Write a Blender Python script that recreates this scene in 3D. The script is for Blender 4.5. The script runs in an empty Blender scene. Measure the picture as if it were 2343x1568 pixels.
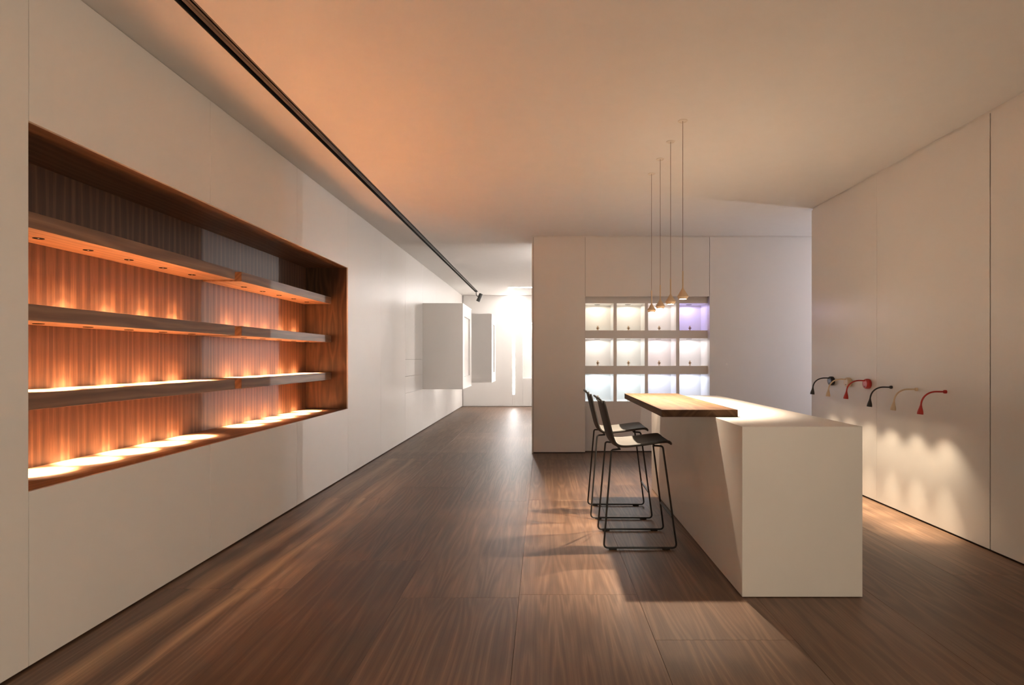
import bpy, bmesh, math, random
from mathutils import Vector, Matrix

random.seed(7)
PI = math.pi
scene = bpy.context.scene
COL = scene.collection

# ------------------------------------------------------------------ camera
FPX = 1300.0
cam_d = bpy.data.cameras.new('camera')
cam_d.sensor_width = 36.0
cam_d.lens = 36.0 * FPX / 2343.0
cam_d.shift_x = -(1242.0 - 1171.5) / 2343.0
cam_d.shift_y = (819.0 - 784.0) / 2343.0
cam_d.clip_start = 0.05
cam = bpy.data.objects.new('camera', cam_d)
COL.objects.link(cam)
cam.location = (0, 0, 1.3)
cam.rotation_euler = (PI / 2, 0, 0)
scene.camera = cam

# ------------------------------------------------------------------ world, exposure
w = bpy.data.worlds.new('world')
scene.world = w
w.use_nodes = True
w.node_tree.nodes['Background'].inputs[0].default_value = (1, 0.85, 0.7, 1)
w.node_tree.nodes['Background'].inputs[1].default_value = 0.0
vs = scene.view_settings
vs.view_transform = 'Standard'
vs.look = 'None'
vs.gamma = 1.0
vs.use_curve_mapping = False
vs.exposure = 3.0

# light levels (watts for lamps, radiance for glowing strips)
NICHE_W = 37.0
NICHE_C = (1.0, 0.68, 0.42)
PEND_W = 27.0
PEND_C = (1.0, 0.80, 0.60)
WALL_W = 2.2
WALL_C = (1.0, 0.80, 0.56)
STRIP_REAR = 6.0
STRIP_CEIL = 12.5
STRIP_SIDE = 64.0
STRIP_C = (1.0, 0.95, 0.915)
PASS_W = 7.5
PASS_C = (0.95, 0.91, 1.0)
CUBE_W = 0.42
BEHIND_W = 58.0
BEHIND_C = (1.0, 0.82, 0.62)


# ------------------------------------------------------------------ helpers
def link(o, parent=None):
    COL.objects.link(o)
    if parent is not None:
        o.parent = parent
    return o


def tag(o, label=None, cat=None, group=None, kind=None):
    if label:
        o['label'] = label
    if cat:
        o['category'] = cat
    if group:
        o['group'] = group
    if kind:
        o['kind'] = kind
    return o


def thing(name, loc, label, cat, group=None, rotz=0.0):
    o = bpy.data.objects.new(name, None)
    o.empty_display_size = 0.05
    link(o)
    o.location = loc
    o.rotation_euler = (0, 0, rotz)
    return tag(o, label, cat, group)


def finish(name, bm, mat, parent=None, loc=(0, 0, 0), smooth=False):
    bmesh.ops.recalc_face_normals(bm, faces=bm.faces[:])
    me = bpy.data.meshes.new(name)
    bm.to_mesh(me)
    bm.free()
    if smooth:
        me.shade_smooth()
        try:
            me.set_sharp_from_angle(angle=math.radians(35))
        except Exception:
            pass
    for m in (mat if isinstance(mat, (list, tuple)) else [mat]):
        me.materials.append(m)
    o = bpy.data.objects.new(name, me)
    link(o, parent)
    o.location = loc
    return o


def bm_box(bm, lo, hi, bevel=0.0, mi=0):
    lo = Vector(lo)
    hi = Vector(hi)
    r = bmesh.ops.create_cube(bm, size=1.0)
    vs_ = r['verts']
    for v in vs_:
        v.co = Vector(((lo[i] + hi[i]) / 2 + v.co[i] * (hi[i] - lo[i]) for i in range(3)))
    fs = set(f for v in vs_ for f in v.link_faces)
    for f in fs:
        f.material_index = mi
    if bevel > 0:
        es = set(e for v in vs_ for e in v.link_edges)
        bmesh.ops.bevel(bm, geom=list(es), offset=bevel, segments=1, affect='EDGES', clamp_overlap=True)
    return vs_


def box(name, lo, hi, mat, parent=None, bevel=0.0):
    """a box whose origin is its centre; lo/hi in the parent's space"""
    lo = Vector(lo)
    hi = Vector(hi)
    c = (lo + hi) / 2
    bm = bmesh.new()
    bm_box(bm, lo - c, hi - c, bevel)
    return finish(name, bm, mat, parent, c)


def bm_lathe(bm, prof, seg=28, axis=(0, 0, 1), org=(0, 0, 0), cap=True, mi=0):
    """prof: list of (radius, height) along the axis"""
    axis = Vector(axis).normalized()
    q = Vector((0, 0, 1)).rotation_difference(axis)
    org = Vector(org)
    rings = []
    for r, h in prof:
        ring = []
        for i in range(seg):
            a = 2 * PI * i / seg
            ring.append(bm.verts.new(org + q @ Vector((r * math.cos(a), r * math.sin(a), h))))
        rings.append(ring)
    for a, b in zip(rings[:-1], rings[1:]):
        for i in range(seg):
            f = bm.faces.new((a[i], a[(i + 1) % seg], b[(i + 1) % seg], b[i]))
            f.material_index = mi
    if cap:
        for rg in (rings[0], rings[-1]):
            try:
                f = bm.faces.new(rg)
                f.material_index = mi
            except ValueError:
                pass
    return rings


def round_path(pts, rad, n=6):
    """polyline with rounded corners; rad a number or a list per inner point"""
    pts = [Vector(p) for p in pts]
    out = [pts[0]]
    for i in range(1, len(pts) - 1):
        r = rad if not isinstance(rad, (list, tuple)) else rad[i - 1]
        a, b, c = pts[i - 1], pts[i], pts[i + 1]
        u = (a - b)
        v = (c - b)
        t = min(r, u.length * 0.49, v.length * 0.49)
        p0 = b + u.normalized() * t
        p2 = b + v.normalized() * t
        for k in range(n + 1):
            s = k / n
            out.append((1 - s) ** 2 * p0 + 2 * s * (1 - s) * b + s * s * p2)
    out.append(pts[-1])
    return out


def bm_tube(bm, pts, rad, seg=12, cap=True):
    """sweep a circle along pts; rad a number or a list"""
    pts = [Vector(p) for p in pts]
    n = len(pts)
    tang = []
    for i in range(n):
        t = pts[min(i + 1, n - 1)] - pts[max(i - 1, 0)]
        tang.append(t.normalized())
    ref = Vector((0, 1, 0)) if abs(tang[0].y) < 0.9 else Vector((1, 0, 0))
    nrm = (ref - tang[0] * ref.dot(tang[0])).normalized()
    rings = []
    for i in range(n):
        if i:
            nrm = (tang[i - 1].rotation_difference(tang[i]) @ nrm)
            nrm = (nrm - tang[i] * nrm.dot(tang[i])).normalized()
        b = tang[i].cross(nrm)
        r = rad[i] if isinstance(rad, (list, tuple)) else rad
        rings.append([bm.verts.new(pts[i] + (nrm * math.cos(2 * PI * k / seg) + b * math.sin(2 * PI * k / seg)) * r)
                      for k in range(seg)])
    for a, b in zip(rings[:-1], rings[1:]):
        for k in range(seg):
            bm.faces.new((a[k], a[(k + 1) % seg], b[(k + 1) % seg], b[k]))
    if cap:
        bm.faces.new(rings[0])
        bm.faces.new(list(reversed(rings[-1])))
    return rings


def spot(name, loc, direction, energy, color, angle, blend, radius, parent=None):
    d = bpy.data.lights.new(name, 'SPOT')
    d.energy = energy
    d.color = color
    d.spot_size = math.radians(angle)
    d.spot_blend = blend
    d.shadow_soft_size = radius
    o = bpy.data.objects.new(name, d)
    link(o, parent)
    o.location = loc
    o.rotation_euler = Vector((0, 0, -1)).rotation_difference(Vector(direction).normalized()).to_euler()
    return o


# ------------------------------------------------------------------ materials
def new_mat(name):
    m = bpy.data.materials.new(name)
    m.use_nodes = True
    nt = m.node_tree
    return m, nt, nt.nodes['Principled BSDF']


def node(nt, typ, **kw):
    n = nt.nodes.new(typ)
    for k, v in kw.items():
        setattr(n, k, v)
    return n


def math_node(nt, op, a, b=None, c=None):
    n = node(nt, 'ShaderNodeMath', operation=op)
    for i, v in enumerate((a, b, c)):
        if v is None:
            continue
        if isinstance(v, (int, float)):
            n.inputs[i].default_value = v
        else:
            nt.links.new(v, n.inputs[i])
    return n.outputs[0]


def ramp(nt, fac, stops):
    r = node(nt, 'ShaderNodeValToRGB')
    cr = r.color_ramp
    while len(cr.elements) < len(stops):
        cr.elements.new(0.5)
    for e, (p, c) in zip(cr.elements, stops):
        e.position = p
        e.color = (*c, 1)
    nt.links.new(fac, r.inputs[0])
    return r.outputs[0]


def mix_col(nt, fac, a, b, mode='MIX'):
    n = node(nt, 'ShaderNodeMix', data_type='RGBA', blend_type=mode)
    for sock, v in ((n.inputs[0], fac), (n.inputs[6], a), (n.inputs[7], b)):
        if isinstance(v, (int, float)):
            sock.default_value = v
        elif isinstance(v, tuple):
            sock.default_value = (*v, 1)
        else:
            nt.links.new(v, sock)
    return n.outputs[2]


def plain(name, col, rough=0.5, metallic=0.0, var=0.03, spec=0.5, bump=0.0, scale=40.0):
    """slightly uneven lacquer / paint / metal"""
    m, nt, b = new_mat(name)
    tc = node(nt, 'ShaderNodeTexCoord')
    nz = node(nt, 'ShaderNodeTexNoise')
    nz.inputs['Scale'].default_value = scale
    nz.inputs['Detail'].default_value = 3.0
    nt.links.new(tc.outputs['Object'], nz.inputs['Vector'])
    lo = tuple(max(0.0, c * (1 - var)) for c in col)
    hi = tuple(min(1.0, c * (1 + var)) for c in col)
    nt.links.new(ramp(nt, nz.outputs[0], [(0.3, lo), (0.7, hi)]), b.inputs['Base Color'])
    b.inputs['Roughness'].default_value = rough
    b.inputs['Metallic'].default_value = metallic
    b.inputs['Specular IOR Level'].default_value = spec
    if bump > 0:
        bp = node(nt, 'ShaderNodeBump')
        bp.inputs['Strength'].default_value = bump
        bp.inputs['Distance'].default_value = 0.001
        nt.links.new(nz.outputs[0], bp.inputs['Height'])
        nt.links.new(bp.outputs[0], b.inputs['Normal'])
    return m


def glow(name, col, strength):
    m, nt, b = new_mat(name)
    b.inputs['Base Color'].default_value = (0.8, 0.8, 0.8, 1)
    b.inputs['Emission Color'].default_value = (*col, 1)
    b.inputs['Emission Strength'].default_value = strength
    return m


def walnut(name, along, across, leaf, dark, mid, light, rough=0.42, contrast=1.0, offset=0.0, objprops=False,
           coat=0.0, figure=1.0, wander=0.9, ringw=0.22, leafw=0.46, fibre=95.0, leafal=0.35):
    """book-matched walnut veneer: along/across are object axes 0..2, leaf the veneer leaf width"""
    m, nt, b = new_mat(name)
    L = nt.links
    tc = node(nt, 'ShaderNodeTexCoord')
    oi = node(nt, 'ShaderNodeObjectInfo')
    sep = node(nt, 'ShaderNodeSeparateXYZ')
    L.new(tc.outputs['Object'], sep.inputs[0])
    third = 3 - along - across
    al, ac, th = sep.outputs[along], sep.outputs[across], sep.outputs[third]
    rnd = math_node(nt, 'MULTIPLY', oi.outputs['Random'], 37.0)
    ac0 = math_node(nt, 'ADD', ac, offset)
    pp = math_node(nt, 'PINGPONG', ac0, leaf)          # mirrored leaves
    tha = math_node(nt, 'ADD', th, pp)
    # slow wander of the figure
    c1 = node(nt, 'ShaderNodeCombineXYZ')
    L.new(math_node(nt, 'MULTIPLY', tha, 5.0), c1.inputs[0])
    L.new(math_node(nt, 'MULTIPLY', al, wander), c1.inputs[1])
    L.new(rnd, c1.inputs[2])
    n1 = node(nt, 'ShaderNodeTexNoise')
    n1.inputs['Scale'].default_value = 1.3
    n1.inputs['Detail'].default_value = 2.0
    L.new(c1.outputs[0], n1.inputs['Vector'])
    # growth rings (cathedrals)
    ph = math_node(nt, 'MULTIPLY_ADD', n1.outputs[0], 11.0 * figure, math_node(nt, 'MULTIPLY', tha, 42.0))
    ph = math_node(nt, 'ADD', ph, rnd)
    ring = math_node(nt, 'MULTIPLY_ADD', math_node(nt, 'SINE', math_node(nt, 'MULTIPLY', ph, 2.6)), 0.5, 0.5)
    # fibre streaks
    c2 = node(nt, 'ShaderNodeCombineXYZ')
    L.new(math_node(nt, 'MULTIPLY_ADD', n1.outputs[0], 6.0 * figure, math_node(nt, 'MULTIPLY', tha, fibre)), c2.inputs[0])
    L.new(math_node(nt, 'MULTIPLY', al, 2.2), c2.inputs[1])
    L.new(rnd, c2.inputs[2])
    n2 = node(nt, 'ShaderNodeTexNoise')
    n2.inputs['Scale'].default_value = 1.0
    n2.inputs['Detail'].default_value = 5.0
    n2.inputs['Roughness'].default_value = 0.65
    L.new(c2.outputs[0], n2.inputs['Vector'])
    # pores
    c3 = node(nt, 'ShaderNodeCombineXYZ')
    L.new(math_node(nt, 'MULTIPLY', tha, 420.0), c3.inputs[0])
    L.new(math_node(nt, 'MULTIPLY', al, 14.0), c3.inputs[1])
    L.new(rnd, c3.inputs[2])
    n3 = node(nt, 'ShaderNodeTexNoise')
    n3.inputs['Scale'].default_value = 1.0
    n3.inputs['Detail'].default_value = 2.0
    L.new(c3.outputs[0], n3.inputs['Vector'])
    # broad colour of each leaf
    c4 = node(nt, 'ShaderNodeCombineXYZ')
    L.new(math_node(nt, 'MULTIPLY', tha, 14.0), c4.inputs[0])
    L.new(math_node(nt, 'MULTIPLY', al, leafal), c4.inputs[1])
    L.new(math_node(nt, 'ADD', rnd, 5.0), c4.inputs[2])
    n4 = node(nt, 'ShaderNodeTexNoise')
    n4.inputs['Scale'].default_value = 1.0
    n4.inputs['Detail'].default_value = 2.0
    L.new(c4.outputs[0], n4.inputs['Vector'])
    v = math_node(nt, 'MULTIPLY_ADD', n2.outputs[0], 0.42, math_node(nt, 'MULTIPLY', ring, ringw))
    v = math_node(nt, 'MULTIPLY_ADD', n3.outputs[0], 0.14, v)
    v = math_node(nt, 'MULTIPLY_ADD', n4.outputs[0], leafw, v)
    v = math_node(nt, 'SUBTRACT', v, 0.5 * (0.42 + ringw + 0.14 + leafw) - 0.5)
    v = math_node(nt, 'MULTIPLY_ADD', math_node(nt, 'SUBTRACT', v, 0.5), contrast, 0.5)
    col = ramp(nt, v, [(0.22, dark), (0.5, mid), (0.8, light)])
    if objprops:
        at = node(nt, 'ShaderNodeAttribute', attribute_type='OBJECT', attribute_name='tint')
        hsv = node(nt, 'ShaderNodeHueSaturation')
        L.new(at.outputs['Fac'], hsv.inputs['Value'])
        L.new(col, hsv.inputs['Color'])
        col = hsv.outputs[0]
        # pale sapwood streaks
        sx = node(nt, 'ShaderNodeAttribute', attribute_type='OBJECT', attribute_name='sap')
        wob = math_node(nt, 'MULTIPLY', math_node(nt, 'SUBTRACT', n1.outputs[0], 0.5), 0.16)
        d1 = math_node(nt, 'ABSOLUTE', math_node(nt, 'ADD', math_node(nt, 'ADD', ac, 0.12), wob))
        d2 = math_node(nt, 'ABSOLUTE', math_node(nt, 'SUBTRACT', math_node(nt, 'ADD', ac, wob), 0.13))
        s1 = math_node(nt, 'SUBTRACT', 1.0, math_node(nt, 'MULTIPLY', d1, 11.0))
        s2 = math_node(nt, 'SUBTRACT', 0.7, math_node(nt, 'MULTIPLY', d2, 16.0))
        s = math_node(nt, 'MAXIMUM', math_node(nt, 'MAXIMUM', s1, s2), 0.0)
        s = math_node(nt, 'MULTIPLY', s, math_node(nt, 'MULTIPLY_ADD', n2.outputs[0], 0.9, 0.25))
        s = math_node(nt, 'MULTIPLY', math_node(nt, 'MINIMUM', s, 0.85), sx.outputs['Fac'])
        col = mix_col(nt, s, col, (0.52, 0.33, 0.185))
    L.new(col, b.inputs['Base Color'])
    rr = math_node(nt, 'MULTIPLY_ADD', n3.outputs[0], 0.12, rough - 0.06)
    L.new(rr, b.inputs['Roughness'])
    b.inputs['Coat Weight'].default_value = coat
    b.inputs['Coat Roughness'].default_value = 0.25
    bp = node(nt, 'ShaderNodeBump')
    bp.inputs['Strength'].default_value = 0.12
    bp.inputs['Distance'].default_value = 0.0008
    L.new(n3.outputs[0], bp.inputs['Height'])
    L.new(bp.outputs[0], b.inputs['Normal'])
    return m


PANEL = plain('satin_white_panel', (0.68, 0.655, 0.625), 0.36, var=0.008, scale=3.0)
PLASTER = plain('white_ceiling_plaster', (0.70, 0.68, 0.65), 0.9, var=0.01, scale=8.0)
GAPDARK = plain('dark_shadow_gap', (0.05, 0.045, 0.045), 0.8)
COUNTERW = plain('matt_white_solid_surface', (0.70, 0.675, 0.635), 0.42, var=0.008, scale=6.0)
BLACK = plain('black_powder_coat', (0.018, 0.017, 0.016), 0.42)
TRACKB = plain('black_anodised_track', (0.02, 0.018, 0.016), 0.4)
TRACKM = plain('brown_grey_rail', (0.045, 0.036, 0.028), 0.4)
SHELL = plain('grey_leather', (0.060, 0.057, 0.052), 0.6, var=0.06, spec=0.2, bump=0.25, scale=220.0)
RUBBER = plain('black_rubber', (0.012, 0.012, 0.012), 0.7)
LAMPBLACK = plain('black_silicone', (0.016, 0.015, 0.016), 0.45)
LAMPCREAM = plain('cream_silicone', (0.66, 0.52, 0.36), 0.45)
LAMPRED = plain('red_silicone', (0.42, 0.018, 0.012), 0.42)
INSETRED = plain('pink_red_gloss_face', (0.62, 0.20, 0.19), 0.25)
INSETCREAM = plain('pale_cream_gloss_face', (0.74, 0.64, 0.52), 0.25)
INSETBLACK = plain('grey_gloss_face', (0.12, 0.12, 0.13), 0.25)
SANDLAMP = plain('sand_lacquer', (0.60, 0.46, 0.31), 0.5)
ROSE = plain('pale_lacquer', (0.66, 0.60, 0.52), 0.5)
CABLE = plain('taupe_cable', (0.20, 0.15, 0.11), 0.6)
CUBEW = plain('white_cubby_lining', (0.82, 0.81, 0.80), 0.5, var=0.005)
FIGD = plain('brown_figurine', (0.30, 0.16, 0.07), 0.5)
FIGL = plain('pale_figurine', (0.72, 0.55, 0.38), 0.5)
LAMP_ON = glow('lit_lens_warm', (1.0, 0.80, 0.55), 9.0)
LENS_SPARK = glow('lamp_chip_warm', (1.0, 0.80, 0.55), 0.12)
LENS_PEND = glow('lit_pendant_lens', (1.0, 0.86, 0.66), 14.0)
LENS_DIM = plain('dark_lamp_reflector', (0.012, 0.009, 0.007), 0.6, spec=0.1)
RINGB = plain('matt_black_ring', (0.008, 0.007, 0.006), 0.8, spec=0.05)
PUCK = plain('grey_lamp_ring', (0.30, 0.28, 0.27), 0.5)
STRIP_M = glow('lit_strip_diffuser', STRIP_C, STRIP_REAR)
STRIP_CM = glow('lit_ceiling_strip_diffuser', STRIP_C, STRIP_CEIL)
STRIP_RM = glow('lit_recess_strip_diffuser', STRIP_C, 14.0)
STRIP_SM = glow('lit_side_strip_diffuser', STRIP_C, STRIP_SIDE)

DK, MD, LT = (0.080, 0.036, 0.018), (0.190, 0.093, 0.046), (0.330, 0.185, 0.098)
FLOORW = walnut('walnut_floor_veneer', 1, 0, 0.129, (0.052, 0.027, 0.015), (0.125, 0.069, 0.040), (0.26, 0.160, 0.098),
                rough=0.45, offset=10.3225 - 0.0025, objprops=True, figure=1.5, wander=0.55, ringw=0.13, leafw=0.46, contrast=0.95, fibre=170.0, leafal=0.9)
BACKW = walnut('walnut_vertical_veneer', 2, 1, 0.145, (0.026, 0.010, 0.005), (0.088, 0.037, 0.0165), (0.20, 0.098, 0.046),
               rough=0.5, contrast=1.45, offset=10.0, wander=0.30, ringw=0.14, leafw=0.36, fibre=230.0, figure=0.9)
SHELFW = walnut('walnut_horizontal_veneer', 1, 2, 0.9, DK, MD, LT, rough=0.5, contrast=0.7, offset=10.0, figure=0.6)
SIDEW = walnut('walnut_end_veneer', 2, 0, 0.24, (0.035, 0.015, 0.007), (0.075, 0.032, 0.014), (0.16, 0.078, 0.036), rough=0.4, contrast=1.0, offset=10.0)
TOPW = walnut('walnut_worktop', 1, 0, 0.24, (0.036, 0.0155, 0.007), (0.074, 0.036, 0.0165), (0.125, 0.068, 0.034), rough=0.55,
              contrast=0.9, offset=10.0)

TOPW.node_tree.nodes['Principled BSDF'].inputs['Specular IOR Level'].default_value = 0.12   # oiled, hardly glossy

# ------------------------------------------------------------------ room dimensions
H = 2.965
XL, XR = -2.145, 3.0
YB = -8.0           # wall behind the camera
YREAR = 15.15
YP = 7.75           # partition front
PT = 0.50           # partition thickness
XPASS = 5.2
YR_END = 6.34       # right wall end
NY0, NY1 = 2.371, 6.252
NZ0, NZ1 = 0.74, 2.29
NX = -2.607
TH = 0.02
GAP = 0.0016

# ------------------------------------------------------------------ floor: boards over a slab
floor = box('floor', (-2.7, YB - 0.1, -0.12), (XPASS + 0.1, YREAR + 0.1, -0.016), GAPDARK)
tag(floor, kind='structure')
BW, BL = 0.645, 2.07
first = {0: 5.265, 1: 3.64, 2: 3.078, 3: 3.078 + 0.04, 4: 2.616, 5: 4.1, 6: 2.2, 7: 3.4, 8: 2.9, 9: 4.4, 10: 3.7, 11: 2.5}
tints = {(0, -1): 0.98, (2, -1): 1.08, (2, 0): 0.95, (3, -1): 1.25, (3, 0): 1.35, (1, 0): 0.92, (1, -1): 0.82,
         (4, 0): 1.05, (4, -1): 1.18, (0, 0): 1.0}
for ci in range(12):
    x0 = -2.064 + BW * ci
    x1 = x0 + BW
    if ci == 0:
        x0 = XL - 0.02
    x1 = min(x1, XPASS + 0.05)
    if x1 - x0 < 0.05:
        continue
    k = -8
    while True:
        y0 = first[ci] + BL * k
        y1 = y0 + BL
        ya, yb_ = max(y0, YB - 0.05), min(y1, YREAR + 0.02)
        kk = k
        k += 1
        if y0 > YREAR:
            break
        if yb_ - ya < 0.05:
            continue
        o = box('floor_board', (x0 + 0.0006, ya + 0.0006, -0.015), (x1 - 0.0006, yb_ - 0.0006, 0.0), FLOORW, floor, 0.0006)
        o.location -= floor.location
        o['tint'] = tints.get((ci, kk), random.uniform(0.86, 1.14))
        o['sap'] = 1.0 if (ci == 0 and kk in (-1, -2)) else (0.55 if (ci == 0 and kk == 0) else 0.0)

# ------------------------------------------------------------------ ceiling with a slot for the track
TX0, TX1 = -1.716, -1.624
TY1 = 14.33
bm = bmesh.new()
bm_box(bm, (-2.7, YB - 0.1, H), (TX0, YREAR + 0.1, H + 0.1))
bm_box(bm, (TX1, YB - 0.1, H), (XPASS + 0.1, YREAR + 0.1, H + 0.1))
bm_box(bm, (TX0, TY1, H), (TX1, YREAR + 0.1, H + 0.1))
bm_box(bm, (TX0, YB - 0.1, H + 0.075), (TX1, TY1, H + 0.1))
ceil = finish('ceiling', bm, PLASTER)
tag(ceil, kind='structure')


# ------------------------------------------------------------------ walls with panels
def panel(parent, lo, hi):
    o = box('wall_panel', lo, hi, PANEL, parent, 0.0008)
    o.location -= parent.location
    return o


# left wall: dark backing around the niche, white panels in front
bm = bmesh.new()
bx0, bx1 = XL - 0.12, XL - TH
bm_box(bm, (bx0, YB, -0.01), (bx1, NY0 - 0.03, H))
bm_box(bm, (bx0, NY1 + 0.03, -0.01), (bx1, YREAR, H))
bm_box(bm, (bx0, NY0 - 0.03, -0.01), (bx1, NY1 + 0.03, NZ0 - 0.03))
bm_box(bm, (bx0, NY0 - 0.03, NZ1 + 0.03), (bx1, NY1 + 0.03, H))
wall_left = finish('wall_left', bm, GAPDARK)
tag(wall_left, kind='structure')
P = 1.2937
PZ0, PZ1 = 0.012, H - 0.003


def lpanel(y0, y1, z0=PZ0, z1=PZ1):
    panel(wall_left, (XL - TH, y0 + GAP, z0), (XL, y1 - GAP, z1))


ys = [NY0 - P * i for i in range(8, -1, -1)]
ys = [YB] + [y for y in ys if y > YB + 0.1]
for a, b_ in zip(ys[:-1], ys[1:]):
    lpanel(a, b_)
for i in range(3):
    a, b_ = NY0 + P * i, NY0 + P * (i + 1)
    lpanel(a, b_, PZ0, NZ0)
    lpanel(a, b_, NZ1, PZ1)
far = [NY1, 7.52, 8.86]
for a, b_ in zip(far[:-1], far[1:]):
    lpanel(a, b_)
# panel column with two drawer fronts beside the first wall box
lpanel(8.86, 10.14, PZ0, 0.742 - GAP)
lpanel(8.86, 10.14, 0.742 + GAP, 1.008 - GAP)
lpanel(8.86, 10.14, 1.008 + GAP, 1.275 - GAP)
lpanel(8.86, 10.14, 1.275 + GAP, PZ1)
for a, b_ in ((10.14, 11.42), (11.42, 12.68), (12.68, 13.92), (13.92, YREAR)):
    lpanel(a, b_)

# right wall
bm = bmesh.new()
bm_box(bm, (XR + TH, YB, -0.01), (XR + 0.12, YR_END - TH, H))
wall_right = finish('wall_right', bm, GAPDARK)
tag(wall_right, kind='structure')
rs = [YB, -6.54, -5.246, -3.953, -2.66, -1.366, -0.072, 1.222, 2.515, 3.81, 5.105, YR_END]
for a, b_ in zip(rs[:-1], rs[1:]):
    ga = 0.0045 if abs(a - 3.81) < 0.01 else 0.001
    gb = 0.0045 if abs(b_ - 3.81) < 0.01 else 0.001
    if b_ == YR_END:
        gb = 0.0
    panel(wall_right, (XR, a + ga, 0.014), (XR + TH, b_ - gb, H - 0.022))
panel(wall_right, (XR + TH, YR_END - TH, 0.014), (XR + 0.12, YR_END, H - 0.022))
t1 = box('trim_1', (XR + 0.012, YB, H - 0.02), (XR + 0.13, YR_END - 0.004, H), PANEL)
tag(t1, kind='structure')

# wall behind the right wall's end: the side passage
wp = box('wall_passage_side', (XR + 0.13, 6.2, -0.01), (XPASS, 6.3, H), PANEL)
tag(wp, kind='structure')
wp = box('wall_passage_end', (XPASS, 6.2, -0.01), (XPASS + 0.1, YP + PT, H), PANEL)
tag(wp, kind='structure')

# wall behind the camera
wb = box('wall_back', (-2.7, YB - 0.1, -0.01), (XPASS, YB, H), SIDEW)
tag(wb, kind='structure')

# rear wall, with a lit recess
RNX0, RNX1, RNZ0, RNZ1 = -0.536, 0.75, 0.752, 2.24
bm = bmesh.new()
bm_box(bm, (-2.3, YREAR + TH, -0.01), (RNX0, YREAR + 0.4, H))
bm_box(bm, (RNX1, YREAR + TH, -0.01), (XPASS, YREAR + 0.4, H))
bm_box(bm, (RNX0, YREAR + TH, -0.01), (RNX1, YREAR + 0.4, RNZ0))
bm_box(bm, (RNX0, YREAR + TH, RNZ1), (RNX1, YREAR + 0.4, H))
bm_box(bm, (RNX0, YREAR + 0.36, RNZ0), (RNX1, YREAR + 0.4, RNZ1))
wall_rear = finish('wall_rear', bm, PANEL)
tag(wall_rear, kind='structure')


def rpanel(x0, x1, z0=0.014, z1=H - 0.003):
    panel(wall_rear, (x0 + GAP, YREAR, z0), (x1 - GAP, YREAR + TH, z1))


SX = -0.775          # centre of the vertical light line
rpanel(XL + 0.02, SX - 0.03)
rpanel(SX - 0.03, SX + 0.03, 0.014, 0.32)
rpanel(SX + 0.03, RNX0)
rpanel(RNX0, RNX1, 0.014, RNZ0)
rpanel(RNX0, RNX1, RNZ1, H - 0.003)
rpanel(RNX1, 2.05)
rpanel(2.05, 3.3)
rpanel(3.3, 4.4)
XRR = 4.4
wr = box('wall_rear_side', (XRR, YP + PT, -0.01), (XRR + 0.1, YREAR + 0.02, H), PANEL)
tag(wr, kind='structure')

# partition: backing plus panels, with an opening for the display cubbies
OX0, OX1, OZ1 = 0.580, 2.272, 2.137
CY0 = YP + 0.10      # front of the cubby unit
bm = bmesh.new()
bm_box(bm, (-0.142, YP + TH, -0.01), (OX0 - 0.004, YP + PT - TH, H))
bm_box(bm, (OX1 + 0.03, YP + TH, -0.01), (XPASS, YP + PT - TH, H))
bm_box(bm, (OX0 - 0.004, YP + TH, OZ1 + 0.02), (OX1 + 0.03, YP + PT - TH, H))
bm_box(bm, (OX0 - 0.004, CY0 + 0.36, -0.01), (OX1 + 0.03, YP + PT - TH, OZ1 + 0.02))
wall_part = finish('wall_partition', bm, GAPDARK)
tag(wall_part, kind='structure')


def ppanel(x0, x1, z0=0.012, z1=H - 0.016, y0=YP, y1=YP + TH):
    panel(wall_part, (x0, y0, z0), (x1, y1, z1))


ppanel(-0.128, OX0 - 0.003)
ppanel(OX0 + 0.001, OX1 + 0.001, OZ1)
ppanel(OX1 + 0.005, 3.72)
ppanel(3.725, XPASS)
panel(wall_part, (-0.150, YP + 0.002, 0.0), (-0.132, YP + PT, H - 0.003))          # corner edge strip
panel(wall_part, (-0.132, YP + PT - TH, 0.012), (XPASS, YP + PT, H - 0.003))       # rear face
panel(wall_part, (OX1 + 0.004, YP + TH, 0.012), (OX1 + 0.03, CY0 + 0.35, OZ1))     # jamb
t2 = box('trim_2', (-0.150, YP + 0.008, H - 0.014), (XPASS, YP + 0.03, H), PANEL)
tag(t2, kind='structure')

# ------------------------------------------------------------------ walnut niche lining
niche = thing('niche_lining', (XL, (NY0 + NY1) / 2, NZ0), 'walnut veneer lining of the long lit niche in the left white wall',
              'niche')


def npart(name, lo, hi, mat):
    o = box(name, Vector(lo) - niche.location, Vector(hi) - niche.location, mat, niche)
    return o


NXI = XL - TH - 0.0
npart('back_panel', (NX - 0.02, NY0, NZ0), (NX, NY1, NZ1), BACKW)
npart('base_panel', (NX, NY0, NZ0 - 0.022), (XL - 0.016, NY1, NZ0), SHELFW)
npart('head_panel', (NX, NY0, NZ1), (XL - 0.016, NY1, NZ1 + 0.022), SHELFW)
npart('end_panel', (NX - 0.02, NY1, NZ0 - 0.022), (XL - 0.014, NY1 + 0.022, NZ1 + 0.022), SIDEW)
npart('end_panel', (NX - 0.02, NY0 - 0.022, NZ0 - 0.022), (XL - 0.014, NY0, NZ1 + 0.022), SIDEW)

# ------------------------------------------------------------------ niche shelves with recessed downlights
SXF = -2.31          # shelf front
SPX = -2.472         # downlight line


def ring_mesh():
    bm = bmesh.new()
    bm_lathe(bm, [(0.0235, 0.003), (0.0235, -0.001), (0.0215, -0.0022), (0.0165, -0.0022), (0.0145, 0.002)], 24, cap=False)
    bmesh.ops.recalc_face_normals(bm, faces=bm.faces[:])
    me = bpy.data.meshes.new('downlight')
    bm.to_mesh(me)
    bm.free()
    me.shade_smooth()
    me.materials.append(RINGB)
    return me


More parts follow.
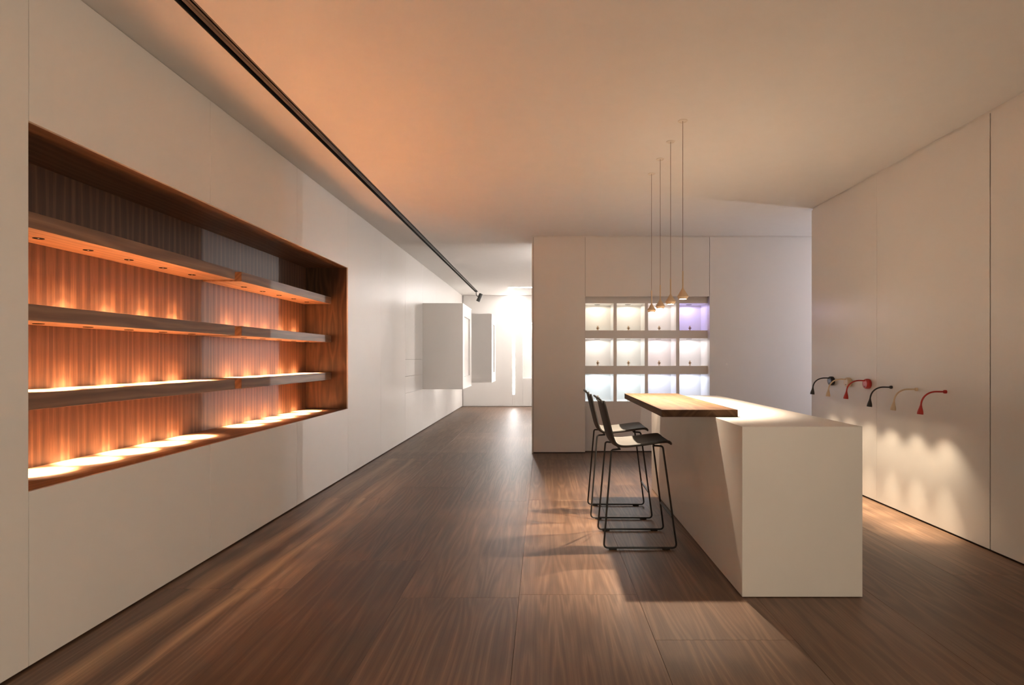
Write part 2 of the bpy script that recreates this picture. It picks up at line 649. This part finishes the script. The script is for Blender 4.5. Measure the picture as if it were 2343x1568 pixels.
def lens_mesh():
    bm = bmesh.new()
    bm_lathe(bm, [(0.015, 0.0012), (0.004, 0.0006)], 20, cap=False, mi=0)
    bm_lathe(bm, [(0.0042, 0.0005), (0.0001, 0.0004)], 12, cap=False, mi=1)
    me = bpy.data.meshes.new('lens')
    bm.to_mesh(me)
    bm.free()
    me.materials.append(LENS_DIM)
    me.materials.append(LENS_SPARK)
    return me


RINGM, LENSM = ring_mesh(), lens_mesh()
names_row = ('top', 'middle', 'bottom')
for ri, (z0, z1) in enumerate(((1.886, 1.960), (1.468, 1.543), (1.063, 1.140))):
    for si, (y0, y1, sp0, step) in enumerate(((NY0, 4.262, 2.785, 0.3045), (4.357, NY1 - 0.05, 4.70, 0.3125))):
        side = ('nearer', 'farther')[si]
        sh = thing('niche_shelf', (NX, (y0 + y1) / 2, z0),
                   '%s walnut shelf of the %s column in the wall niche, with small downlights' % (names_row[ri], side), 'shelf',
                   'walnut shelves in the niche')
        box('shelf_board', (0, y0 - sh.location.y, 0), (SXF - NX, y1 - sh.location.y, z1 - z0), SHELFW, sh, 0.0008)
        for k in range(5):
            ly = sp0 + step * k - sh.location.y
            dl = bpy.data.objects.new('downlight', RINGM)
            link(dl, sh)
            dl.location = (SPX - NX, ly, -0.0005)
            le = bpy.data.objects.new('lens', LENSM)
            link(le, dl)
            le.location = (0, 0, -0.0012)
            spot('downlight_beam', (0, 0, -0.006), (0.0, 0, -1), NICHE_W * 1.12, NICHE_C, 57, 0.75, 0.006, dl)    # core of the beam
            spot('downlight_beam', (0, 0, -0.006), (0.0, 0, -1), NICHE_W * 0.11, NICHE_C, 80, 1.0, 0.006, dl)    # spill

# ------------------------------------------------------------------ ceiling track
tr = thing('ceiling_track', ((TX0 + TX1) / 2, 5.0, H), 'long black recessed lighting track in the ceiling above the left wall',
           'lighting track')
hw = (TX1 - TX0) / 2
L0, L1 = YB - 5.0, TY1 - 5.0
bm = bmesh.new()
bm_box(bm, (-hw, L0, 0.068), (hw, L1, 0.073))
bm_box(bm, (-hw, L0, 0.0005), (-hw + 0.004, L1, 0.068))
bm_box(bm, (hw - 0.004, L0, 0.0005), (hw, L1, 0.068))
finish('channel', bm, TRACKB, tr)
bm = bmesh.new()
bm_box(bm, (-0.019, L0, 0.008), (0.017, L1, 0.066))
finish('rail', bm, TRACKM, tr)
bm = bmesh.new()
bm_box(bm, (-0.0035, L0, 0.0065), (0.0035, L1, 0.0085))
finish('rail_slot', bm, BLACK, tr)
bm = bmesh.new()
bm_box(bm, (hw - 0.014, L0, 0.003), (hw - 0.0045, L1, 0.006))
finish('flange', bm, TRACKM, tr)


def track_spot(loc, direction, label, on=None, scale=1.0):
    """black cylinder head on a bent stem; loc on the ceiling plane"""
    t = thing('track_spotlight', loc, label, 'spotlight')
    d = Vector(direction).normalized()
    s = scale
    bm = bmesh.new()
    bm_box(bm, (-0.03 * s, -0.06 * s, -0.012), (0.03 * s, 0.06 * s, 0.028), 0.003)
    finish('adapter', bm, BLACK, t)
    c = Vector((0.085, -0.02, -0.155)) * s
    bm = bmesh.new()
    bm_tube(bm, round_path([(0.0, 0, -0.012), (0.0, 0, -0.09 * s), c + Vector((-0.03, 0, 0.01)) * s, c], 0.03 * s), 0.009 * s, 10)
    finish('stem', bm, BLACK, t, smooth=True)
    hl = 0.105 * s
    bm = bmesh.new()
    bm_lathe(bm, [(0.0001, -hl), (0.038 * s, -hl), (0.046 * s, -hl + 0.01), (0.046 * s, 0.2 * hl), (0.042 * s, 0.22 * hl),
                  (0.042 * s, 0.26 * hl), (0.048 * s, 0.28 * hl), (0.048 * s, hl), (0.040 * s, hl), (0.036 * s, 0.8 * hl),
                  (0.0001, 0.8 * hl)], 28, axis=d, org=c, cap=False)
    hd = finish('lamp_head', bm, BLACK, t, smooth=True)
    bm = bmesh.new()
    bm_lathe(bm, [(0.034 * s, 0.82 * hl), (0.0001, 0.82 * hl)], 24, axis=d, org=c, cap=False)
    finish('lens', bm, LAMP_ON if on else LENS_DIM, hd)
    if on:
        spot('spotlight_beam', tuple(c + d * (hl + 0.005)), d, on[0], on[1], on[2], 0.7, 0.03, t)
    return t


track_spot(((TX0 + TX1) / 2 + 0.0, TY1 - 0.08, H), (-0.40, 0.10, -0.9),
           'small black cylindrical spotlight hanging from the far end of the ceiling track')
# ------------------------------------------------------------------ wall mounted display boxes
def wall_box(y0, y1, prot, z0, z1, label):
    t = thing('wall_box', (XL, (y0 + y1) / 2, z0), label, 'display box', 'white boxes on the left wall')
    hy = (y1 - y0) / 2
    hz = z1 - z0
    bm = bmesh.new()
    th = 0.022
    # carcass: front, back, top, bottom, rear plate
    bm_box(bm, (0, -hy, 0), (prot, -hy + th, hz))
    bm_box(bm, (0, hy - th, 0), (prot, hy, hz))
    bm_box(bm, (0, -hy + th, 0), (prot, hy - th, th))
    bm_box(bm, (0, -hy + th, hz - th), (prot, hy - th, hz))
    bm_box(bm, (0, -hy + th, th), (0.02, hy - th, hz - th))
    finish('carcass', bm, PANEL, t)
    bm = bmesh.new()
    fr = 0.22
    x0, x1 = prot - 0.03, prot - 0.004
    bm_box(bm, (x0, -hy + th, th), (x1, -hy + fr, hz - th))
    bm_box(bm, (x0, hy - fr, th), (x1, hy - th, hz - th))
    bm_box(bm, (x0, -hy + fr, th), (x1, hy - fr, fr))
    bm_box(bm, (x0, -hy + fr, hz - fr), (x1, hy - fr, hz - th))
    finish('face_frame', bm, PANEL, t)
    bm = bmesh.new()
    bm_box(bm, (x0 - 0.02, -hy + fr - 0.01, fr - 0.01), (x0, hy - fr + 0.01, hz - fr + 0.01))
    finish('inner_panel', bm, PANEL, t)
    return t


wall_box(10.14, 11.38, 0.718, 0.738, 2.275, 'large white box projecting from the left wall, nearer of the two')
wall_box(12.65, 13.70, 1.007, 0.745, 2.283, 'white box farther along the left wall, partly hidden behind the larger one')


# ------------------------------------------------------------------ light lines in the rear room
def strip(name, lo, hi, mat, label, axis_face):
    lo, hi = Vector(lo), Vector(hi)
    c = (lo + hi) / 2
    t = thing('light_line', c, label, 'light strip', 'glowing light lines on walls and ceiling')
    bm = bmesh.new()
    bm_box(bm, lo - c, hi - c)
    finish('diffuser', bm, mat, t)
    # aluminium edge behind the diffuser
    e = 0.004
    lo2, hi2 = lo - c, hi - c
    ax, sgn = axis_face
    bm = bmesh.new()
    l3, h3 = lo2.copy(), hi2.copy()
    for i in range(3):
        if i != ax:
            l3[i] -= e
            h3[i] += e
    if sgn < 0:       # glowing side at the low end, housing behind it
        l3[ax] = hi2[ax]
        h3[ax] = hi2[ax] + 0.003
    else:
        h3[ax] = lo2[ax]
        l3[ax] = lo2[ax] - 0.003
    bm_box(bm, l3, h3)
    finish('housing', bm, PUCK, t)
    return t


strip('light_line', (SX - 0.026, YREAR - 0.003, 0.325), (SX + 0.026, YREAR + 0.005, H - 0.01), STRIP_M,
      'glowing vertical light line on the white rear wall', (1, -1))
strip('light_line', (SX - 0.026, 13.47, H - 0.006), (SX + 0.026, YREAR - 0.01, H - 0.001), STRIP_CM,
      'glowing light line on the ceiling running up to the rear wall', (2, -1))
strip('light_line', (SX - 0.026, 13.41, H - 0.006), (XRR - 0.03, 13.46, H - 0.001), STRIP_CM,
      'glowing light line crossing the rear room ceiling', (2, -1))
strip('light_line', (4.17, YREAR - 0.006, 0.325), (4.222, YREAR - 0.001, H - 0.01), STRIP_SM,
      'glowing vertical light line on the rear wall hidden behind the partition', (1, -1))
# lamp strip in the top of the lit recess
strip('light_line', (RNX0 + 0.03, YREAR + 0.16, RNZ1 - 0.008), (RNX1 - 0.03, YREAR + 0.22, RNZ1 - 0.003), STRIP_RM,
      'light line inside the bright recess of the rear wall', (2, -1))

# unseen strip added behind the partition as fill for wall boxes and rear wall
PB = glow('partition_fill_glow', STRIP_C, 13.0)
strip('light_line', (0.574, YP + PT + 0.001, 0.325), (0.626, YP + PT + 0.006, H - 0.2), PB,
      'added vertical fill light strip on the rear side of the partition', (1, 1))

# passage lamp: wall light line on the passage end wall
PM = glow('lit_passage_diffuser', PASS_C, PASS_W)
strip('light_line', (XPASS - 0.006, 7.0, 0.4), (XPASS - 0.001, 7.06, H - 0.05), PM,
      'light line on the end wall of the side passage behind the right wall', (0, -1))

# unseen fill strip added to brighten the counter front and near left wall
BM = glow('behind_fill_glow', BEHIND_C, BEHIND_W)
strip('light_line', (XR - 0.006, -1.8, 0.325), (XR - 0.001, -1.748, H - 0.6), BM,
      'added fill light strip on the right wall behind the viewpoint', (0, -1))

# ------------------------------------------------------------------ display cubbies
du = thing('display_cubbies', ((OX0 + OX1) / 2, CY0, 0), 'white grid of twelve lit display cubbies set into the partition wall',
           'shelving unit')
CW, CM = 0.389, 0.0440
RZ = ((1.679, 2.054), (1.189, 1.568), (0.698, 1.075))
gx = [0.588 + (CW + CM) * i for i in range(4)]
gx1 = gx[-1] + CW
D = 0.335


def dpart(name, lo, hi, mat=CUBEW, bev=0.0):
    return box(name, Vector(lo) - du.location, Vector(hi) - du.location, mat, du, bev)


UX0, UX1 = OX0 + 0.0015, OX1 + 0.0035
zs = [(RZ[0][1], OZ1 + 0.015), (RZ[1][1], RZ[0][0]), (RZ[2][1], RZ[1][0])]
FR = 0.014     # front lip
for i, (a, b_) in enumerate(zs):
    dpart('shelf_board', (UX0, CY0 + FR, a), (UX1, CY0 + D, b_))
    dpart('front_rail', (UX0, CY0, a), (UX1, CY0 + FR, b_), PANEL)
dpart('base_board', (UX0, CY0 + FR, 0.03), (UX1, CY0 + D, RZ[2][0]))
dpart('base_front', (UX0, CY0, 0.012), (UX1, CY0 + FR, RZ[2][0]), PANEL)
for (a, b_) in RZ:
    for i in range(3):
        x = gx[i] + CW
        dpart('divider', (x, CY0 + FR, a), (x + CM, CY0 + D, b_))
        dpart('front_stile', (x, CY0, a), (x + CM, CY0 + FR, b_), PANEL)
    dpart('end_divider', (UX0, CY0, a), (gx[0], CY0 + D, b_))
    dpart('end_divider', (gx1, CY0, a), (UX1, CY0 + D, b_))
dpart('back_panel', (UX0, CY0 + D, 0.03), (UX1, CY0 + D + 0.015, OZ1 + 0.015))
cubcol = [[(1.0, 0.90, 0.72), (1.0, 0.91, 0.75), (1.0, 0.88, 0.84), (0.62, 0.52, 1.0)],
          [(1.0, 0.94, 0.85), (0.98, 0.96, 0.88), (1.0, 0.88, 0.90), (1.0, 0.93, 0.95)],
          [(0.80, 0.94, 1.0), (0.83, 0.96, 1.0), (0.74, 0.80, 1.0), (0.74, 0.81, 1.0)]]
bm = bmesh.new()
bm_lathe(bm, [(0.0001, -0.006), (0.036, -0.006), (0.040, -0.003), (0.040, 0.0)], 28, cap=False)
tmp = finish('downlight', bm, PUCK, smooth=True)
PUCKM = tmp.data
bpy.data.objects.remove(tmp)
# figurine: a small upright figure, one mesh
bm = bmesh.new()
for sx in (-1, 1):
    bm_lathe(bm, [(0.0001, 0), (0.006, 0.0), (0.006, 0.004), (0.0045, 0.008), (0.0055, 0.024), (0.0001, 0.026)], 10,
             org=(sx * 0.0075, 0, 0), cap=False, mi=1)
    bm_tube(bm, [(sx * 0.008, 0, 0.046), (sx * 0.016, -0.002, 0.040), (sx * 0.021, -0.004, 0.034)], [0.005, 0.0045, 0.004], 8)
    bm_lathe(bm, [(0.0001, 0.0), (0.0045, 0.003), (0.0045, 0.008), (0.0001, 0.011)], 8, org=(sx * 0.008, 0, 0.062), cap=False, mi=1)
bm_lathe(bm, [(0.0001, 0.020), (0.011, 0.022), (0.012, 0.030), (0.009, 0.036), (0.011, 0.046), (0.006, 0.050), (0.0001, 0.051)], 14,
         cap=False)
bm_lathe(bm, [(0.0001, 0.049), (0.008, 0.051), (0.0115, 0.057), (0.011, 0.063), (0.007, 0.068), (0.0001, 0.069)], 14, cap=False, mi=1)
tmp = finish('figurine', bm, [FIGD, FIGL], smooth=True)
FIGM = tmp.data
bpy.data.objects.remove(tmp)
rown = ('top', 'middle', 'bottom')
coln = ('first', 'second', 'third', 'fourth')
for r, (a, b_) in enumerate(RZ):
    for c in range(4):
        xc = gx[c] + CW / 2
        dl = bpy.data.objects.new('downlight', PUCKM)
        link(dl, du)
        dl.location = Vector((xc - 0.012, CY0 + 0.20, b_ - 0.0005)) - du.location
        spot('downlight_beam', (0, 0, -0.012), (0, 0.0, -1), CUBE_W * (1.0, 1.0, 1.25)[r] * (1.0 if (r, c) != (0, 3) else 1.15), cubcol[r][c], 178, 0.1,
             0.03, dl)
        fg = bpy.data.objects.new('figurine', FIGM)
        link(fg)
        fg.location = (xc - 0.008, CY0 + 0.16, a)
        fg.rotation_euler = (0, 0, random.uniform(-0.3, 0.3))
        tag(fg, 'tiny brown figurine standing in the %s cubby from the left of the %s row' % (coln[c], rown[r]), 'figurine',
            'tiny figurines in the cubbies')

# ------------------------------------------------------------------ counter with walnut bar top
CX0, CX1, CYA, CYB, CZ = 1.080, 1.732, 3.078, 5.64, 0.927
ct = thing('counter', ((CX0 + CX1) / 2, (CYA + CYB) / 2, 0), 'plain matt white bar counter block standing on the walnut floor', 'counter')
hx, hy = (CX1 - CX0) / 2, (CYB - CYA) / 2
bm = bmesh.new()
bm_box(bm, (-hx, -hy, 0.004), (hx, hy, CZ), 0.0012)
finish('body', bm, COUNTERW, ct)
bm = bmesh.new()
bm_box(bm, (-hx + 0.01, -hy + 0.01, 0.0), (hx - 0.01, hy - 0.01, 0.004))
finish('plinth', bm, GAPDARK, ct)
bm = bmesh.new()
bm_box(bm, (0.749 - 0.988, 3.576 - 4.39, 0.0), (1.228 - 0.988, 5.21 - 4.39, 0.046), 0.0012)
bt = finish('walnut_slab', bm, TOPW, None, (0.988, 4.39, CZ))
tag(bt, 'walnut bar slab lying on the white counter and overhanging on the stool side', 'bar top')


# ------------------------------------------------------------------ pendants
def pendant(y, i):
    x, zb = 0.984, 1.712
    t = thing('pendant_lamp', (x, y, H), 'sand coloured drop pendant above the bar, %s from the front' %
              ('first', 'second', 'third', 'fourth')[i], 'pendant lamp', 'drop pendants over the bar')
    bm = bmesh.new()
    bm_lathe(bm, [(0.034, 0.0), (0.034, -0.002), (0.032, -0.004), (0.026, -0.004), (0.024, -0.0015), (0.0001, -0.0015)], 32, cap=False)
    finish('ceiling_rose', bm, ROSE, t, smooth=True)
    bm = bmesh.new()
    bm_tube(bm, [(0, 0, -0.001), (0, 0, 1.90 - H)], 0.0019, 8)
    finish('cable', bm, CABLE, t, smooth=True)
    z = zb - H
    bm = bmesh.new()
    bm_lathe(bm, [(0.0001, 0.198), (0.0048, 0.198), (0.0052, 0.196), (0.0052, 0.080), (0.008, 0.072), (0.0385, 0.021), (0.0395, 0.0185),
                  (0.0385, 0.0165), (0.0265, 0.0), (0.0245, 0.001), (0.023, 0.006)], 36, org=(0, 0, z), cap=False)
    sh = finish('shade', bm, SANDLAMP, t, smooth=True)
    bm = bmesh.new()
    bm_lathe(bm, [(0.0235, 0.004), (0.018, 0.001), (0.0001, -0.0005)], 28, org=(0, 0, z), cap=False)
    finish('lens', bm, LENS_PEND, sh, smooth=True)
    spot('pendant_beam', (0, 0, z - 0.006), (0, 0, -1), PEND_W, PEND_C, 98, 0.65, 0.014, t)


for i in range(4):
    pendant(3.993 + 0.3827 * i, i)


# ------------------------------------------------------------------ wall reading lamps
def wall_lamp(y, mat, inset, boxy, label, extra=0.0):
    z = 1.047
    t = thing('wall_lamp', (XR, y, z), label, 'wall lamp', 'curved reading lamps on the right wall')
    if boxy:
        # thick round switch base, arm leaves its upper part
        bm = bmesh.new()
        bm_lathe(bm, [(0.0001, 0.0), (0.041, 0.0), (0.045, 0.004), (0.047, 0.018), (0.045, 0.034), (0.040, 0.040), (0.036, 0.0405),
                      (0.034, 0.039), (0.0001, 0.039)], 36, axis=(-1, 0, 0), org=(0, 0, 0.014), cap=False)
        b_ = finish('base', bm, mat, t, smooth=True)
        bm = bmesh.new()
        bm_lathe(bm, [(0.0335, 0.0385), (0.033, 0.0402), (0.0001, 0.0402)], 30, axis=(-1, 0, 0), org=(0, 0, 0.014), cap=False)
        finish('face_disc', bm, inset, b_)
        bm = bmesh.new()
        bm_box(bm, (-0.043, -0.006, 0.014 - 0.026), (-0.0398, 0.006, 0.014 - 0.019), 0.001)
        finish('switch', bm, BLACK, b_)
        x0, zt = -0.028, 0.043
    else:
        bm = bmesh.new()
        bm_lathe(bm, [(0.0001, 0.0), (0.0135, 0.0), (0.0135, 0.012), (0.0125, 0.016), (0.0085, 0.018), (0.0001, 0.018)], 24, axis=(-1, 0, 0),
                 cap=False)
        finish('base', bm, mat, t, smooth=True)
        x0, zt = -0.012, 0.0
    # arm: level, then an arc down to the head
    tilt = 0.10
    xe, ze = -0.186 + (-0.022 if boxy else 0.0), zt - 0.094
    pts = []
    A = Vector((x0, 0, zt))
    B = Vector((x0 - 0.058, 0, zt + 0.001))
    Cc = Vector((xe + 0.030, 0, zt - 0.002))
    E = Vector((xe, 0, ze))
    pts.append(A)
    for k in range(17):
        s = k / 16
        M1 = Vector((xe + 0.055, 0, zt + 0.002))
        M2 = E + Vector((math.sin(tilt), 0, math.cos(tilt))) * 0.060
        pts.append((1 - s) ** 3 * B + 3 * s * (1 - s) ** 2 * M1 + 3 * s * s * (1 - s) * M2 + s ** 3 * E)
    bm = bmesh.new()
    bm_tube(bm, pts, 0.0062, 14)
    finish('arm', bm, mat, t, smooth=True)
    d = Vector((-math.sin(tilt), 0, -math.cos(tilt)))
    bm = bmesh.new()
    bm_lathe(bm, [(0.0001, -0.004), (0.0062, -0.002), (0.0072, 0.006), (0.0105, 0.022), (0.0160, 0.040), (0.0195, 0.054), (0.0208, 0.066),
                  (0.0208, 0.074), (0.0185, 0.074), (0.0175, 0.066), (0.0001, 0.062)], 28, axis=d, org=E, cap=False)
    hd = finish('lamp_head', bm, mat, t, smooth=True)
    bm = bmesh.new()
    bm_lathe(bm, [(0.0172, 0.0685), (0.0001, 0.0675)], 24, axis=d, org=E, cap=False)
    finish('lens', bm, LAMP_ON, hd)
    spot('lamp_beam', tuple(E + d * 0.078), (0, 0, -1), WALL_W, WALL_C, 98, 1.0, 0.014, t)         # spill
    spot('lamp_beam', tuple(E + d * 0.078), (0, 0, -1), WALL_W * 5.0, WALL_C, 42, 1.0, 0.010, t)    # core of the beam


wall_lamp(4.227, LAMPRED, INSETRED, False, 'red curved reading lamp with small wall knob, nearest on the right wall')
wall_lamp(4.553, LAMPCREAM, INSETCREAM, False, 'cream curved reading lamp with small wall knob between black and red ones')
wall_lamp(4.883, LAMPBLACK, INSETBLACK, False, 'black curved reading lamp with small wall knob, right of the panel joint')
wall_lamp(5.222, LAMPRED, INSETRED, True, 'red curved reading lamp with thick round switch base')
wall_lamp(5.550, LAMPCREAM, INSETCREAM, True, 'cream curved reading lamp with thick round switch base')
wall_lamp(5.872, LAMPBLACK, INSETBLACK, True, 'black curved reading lamp with thick round switch base, farthest on the right wall')


# ------------------------------------------------------------------ bar stools
def make_stool():
    # local origin: middle of the base on the floor; +x towards the counter
    t = thing('bar_stool', (0.655, 4.06, 0), 'grey shell bar stool on black sled legs, nearer of the two at the bar', 'bar stool',
              'bar stools at the counter')
    ox, oy = 0.655, 4.06
    hw_b = 0.209          # half width of the base
    R = 0.0065
    # shell profile (x, z)
    prof = [(0.402, 1.000), (0.412, 0.960), (0.425, 0.905), (0.440, 0.845), (0.455, 0.785), (0.466, 0.745), (0.480, 0.715),
            (0.502, 0.695), (0.535, 0.685), (0.585, 0.684), (0.650, 0.690), (0.720, 0.699), (0.790, 0.709), (0.835, 0.714),
            (0.862, 0.714), (0.882, 0.709)]
    prof = [Vector((x - ox, 0, z)) for x, z in prof]
    # refine with Catmull-Rom
    fine = []
    for i in range(len(prof) - 1):
        p0, p1, p2, p3 = prof[max(i - 1, 0)], prof[i], prof[i + 1], prof[min(i + 2, len(prof) - 1)]
        for k in range(3):
            s = k / 3
            fine.append(0.5 * ((2 * p1) + (-p0 + p2) * s + (2 * p0 - 5 * p1 + 4 * p2 - p3) * s * s + (-p0 + 3 * p1 - 3 * p2 + p3) * s ** 3))
    fine.append(prof[-1])
    n = len(fine)
    nv = 16
    rows = []
    for i, p in enumerate(fine):
        u = i / (n - 1)
        tg = (fine[min(i + 1, n - 1)] - fine[max(i - 1, 0)]).normalized()
        nr = Vector((-tg.z, 0, tg.x))      # towards the sitter
        if nr.x < 0 and u < 0.3:
            nr = -nr
        if nr.z < 0 and u > 0.4:
            nr = -nr
        wd = 0.198 + 0.010 * math.sin(PI * min(1, u * 1.2)) - (0.020 * max(0, (0.10 - u) / 0.10) ** 2) - 0.018 * max(0, (u - 0.90) / 0.10) ** 2
        dish = 0.018 if u < 0.93 else 0.018 * (1 - (u - 0.93) / 0.07)
        rows.append((p, nr, wd, dish))
    T = 0.018
    bm = bmesh.new()
    top, bot = [], []
    for (p, nr, wd, dish) in rows:
        a, b_ = [], []
        for j in range(nv + 1):
            v = -1 + 2 * j / nv
            lift = dish * (abs(v) ** 3)
            edge = 1.0 if abs(v) < 0.99 else 0.45      # rounded side rim
            c = p + Vector((0, wd * v, 0)) + nr * lift
            a.append(bm.verts.new(c + nr * (T / 2 * edge)))
            b_.append(bm.verts.new(c - nr * (T / 2 * edge)))
        top.append(a)
        bot.append(b_)
    for i in range(n - 1):
        for j in range(nv):
            bm.faces.new((top[i][j], top[i][j + 1], top[i + 1][j + 1], top[i + 1][j]))
            bm.faces.new((bot[i][j], bot[i + 1][j], bot[i + 1][j + 1], bot[i][j + 1]))
        for j in (0, nv):
            bm.faces.new((top[i][j], top[i + 1][j], bot[i + 1][j], bot[i][j]))
    for i in (0, n - 1):
        for j in range(nv):
            bm.faces.new((top[i][j], top[i][j + 1], bot[i][j + 1], bot[i][j]))
    finish('seat_shell', bm, SHELL, t, smooth=True)
    # rolled handle bar along the top of the back, leaving a slot
    p, nr, wd, dish = rows[0]
    hb = [p + Vector((0.004, -wd * 0.96, -0.012)), p + Vector((-0.004, -wd * 0.95, 0.010)), p + Vector((-0.024, -wd * 0.80, 0.022)),
          p + Vector((-0.030, 0, 0.024)), p + Vector((-0.024, wd * 0.80, 0.022)), p + Vector((-0.004, wd * 0.95, 0.010)),
          p + Vector((0.004, wd * 0.96, -0.012))]
    bm = bmesh.new()
    bm_tube(bm, round_path(hb, 0.03, 5), 0.0062, 12)
    finish('handle_bar', bm, SHELL, t, smooth=True)
    # two sled side frames: rear leg, floor runner, front leg
    for s in (-1, 1):
        yb, yt = s * hw_b, s * (hw_b - 0.022)
        pts = [(0.530 - ox, s * 0.150, 0.672), (0.468 - ox, yt, 0.672), (0.413 - ox, yb, 0.012), (0.908 - ox, yb, 0.012),
               (0.818 - ox, yt, 0.697), (0.770 - ox, s * 0.150, 0.695)]
        bm = bmesh.new()
        bm_tube(bm, round_path(pts, [0.018, 0.032, 0.032, 0.018], 6), R, 12)
        finish('sled_leg', bm, BLACK, t, smooth=True)
        for fx in (0.475, 0.835):
            bm = bmesh.new()
            bm_box(bm, (fx - 0.026 - ox, yb - 0.008, 0.0), (fx + 0.026 - ox, yb + 0.008, 0.010), 0.002)
            finish('glide', bm, RUBBER, t)
    # foot rest between the front legs, cross bars under the seat
    bm = bmesh.new()
    bm_box(bm, (0.871 - ox, -hw_b + 0.006, 0.214), (0.889 - ox, hw_b - 0.006, 0.222), 0.002)
    finish('foot_rest', bm, BLACK, t)
    for (fx, fz) in ((0.530, 0.6715), (0.770, 0.694)):
        bm = bmesh.new()
        bm_tube(bm, [(fx - ox, -0.152, fz), (fx - ox, 0.152, fz)], R, 12)
        finish('seat_bar', bm, BLACK, t, smooth=True)
    return t


st = make_stool()
s2 = st.copy()
COL.objects.link(s2)
s2.location = (0.632, 4.785, 0)
s2.rotation_euler = (0, 0, math.radians(-1.2))
s2['label'] = 'grey shell bar stool on black sled legs, farther one behind the first stool'
for ch in list(st.children):
    c = ch.copy()
    COL.objects.link(c)
    c.parent = s2
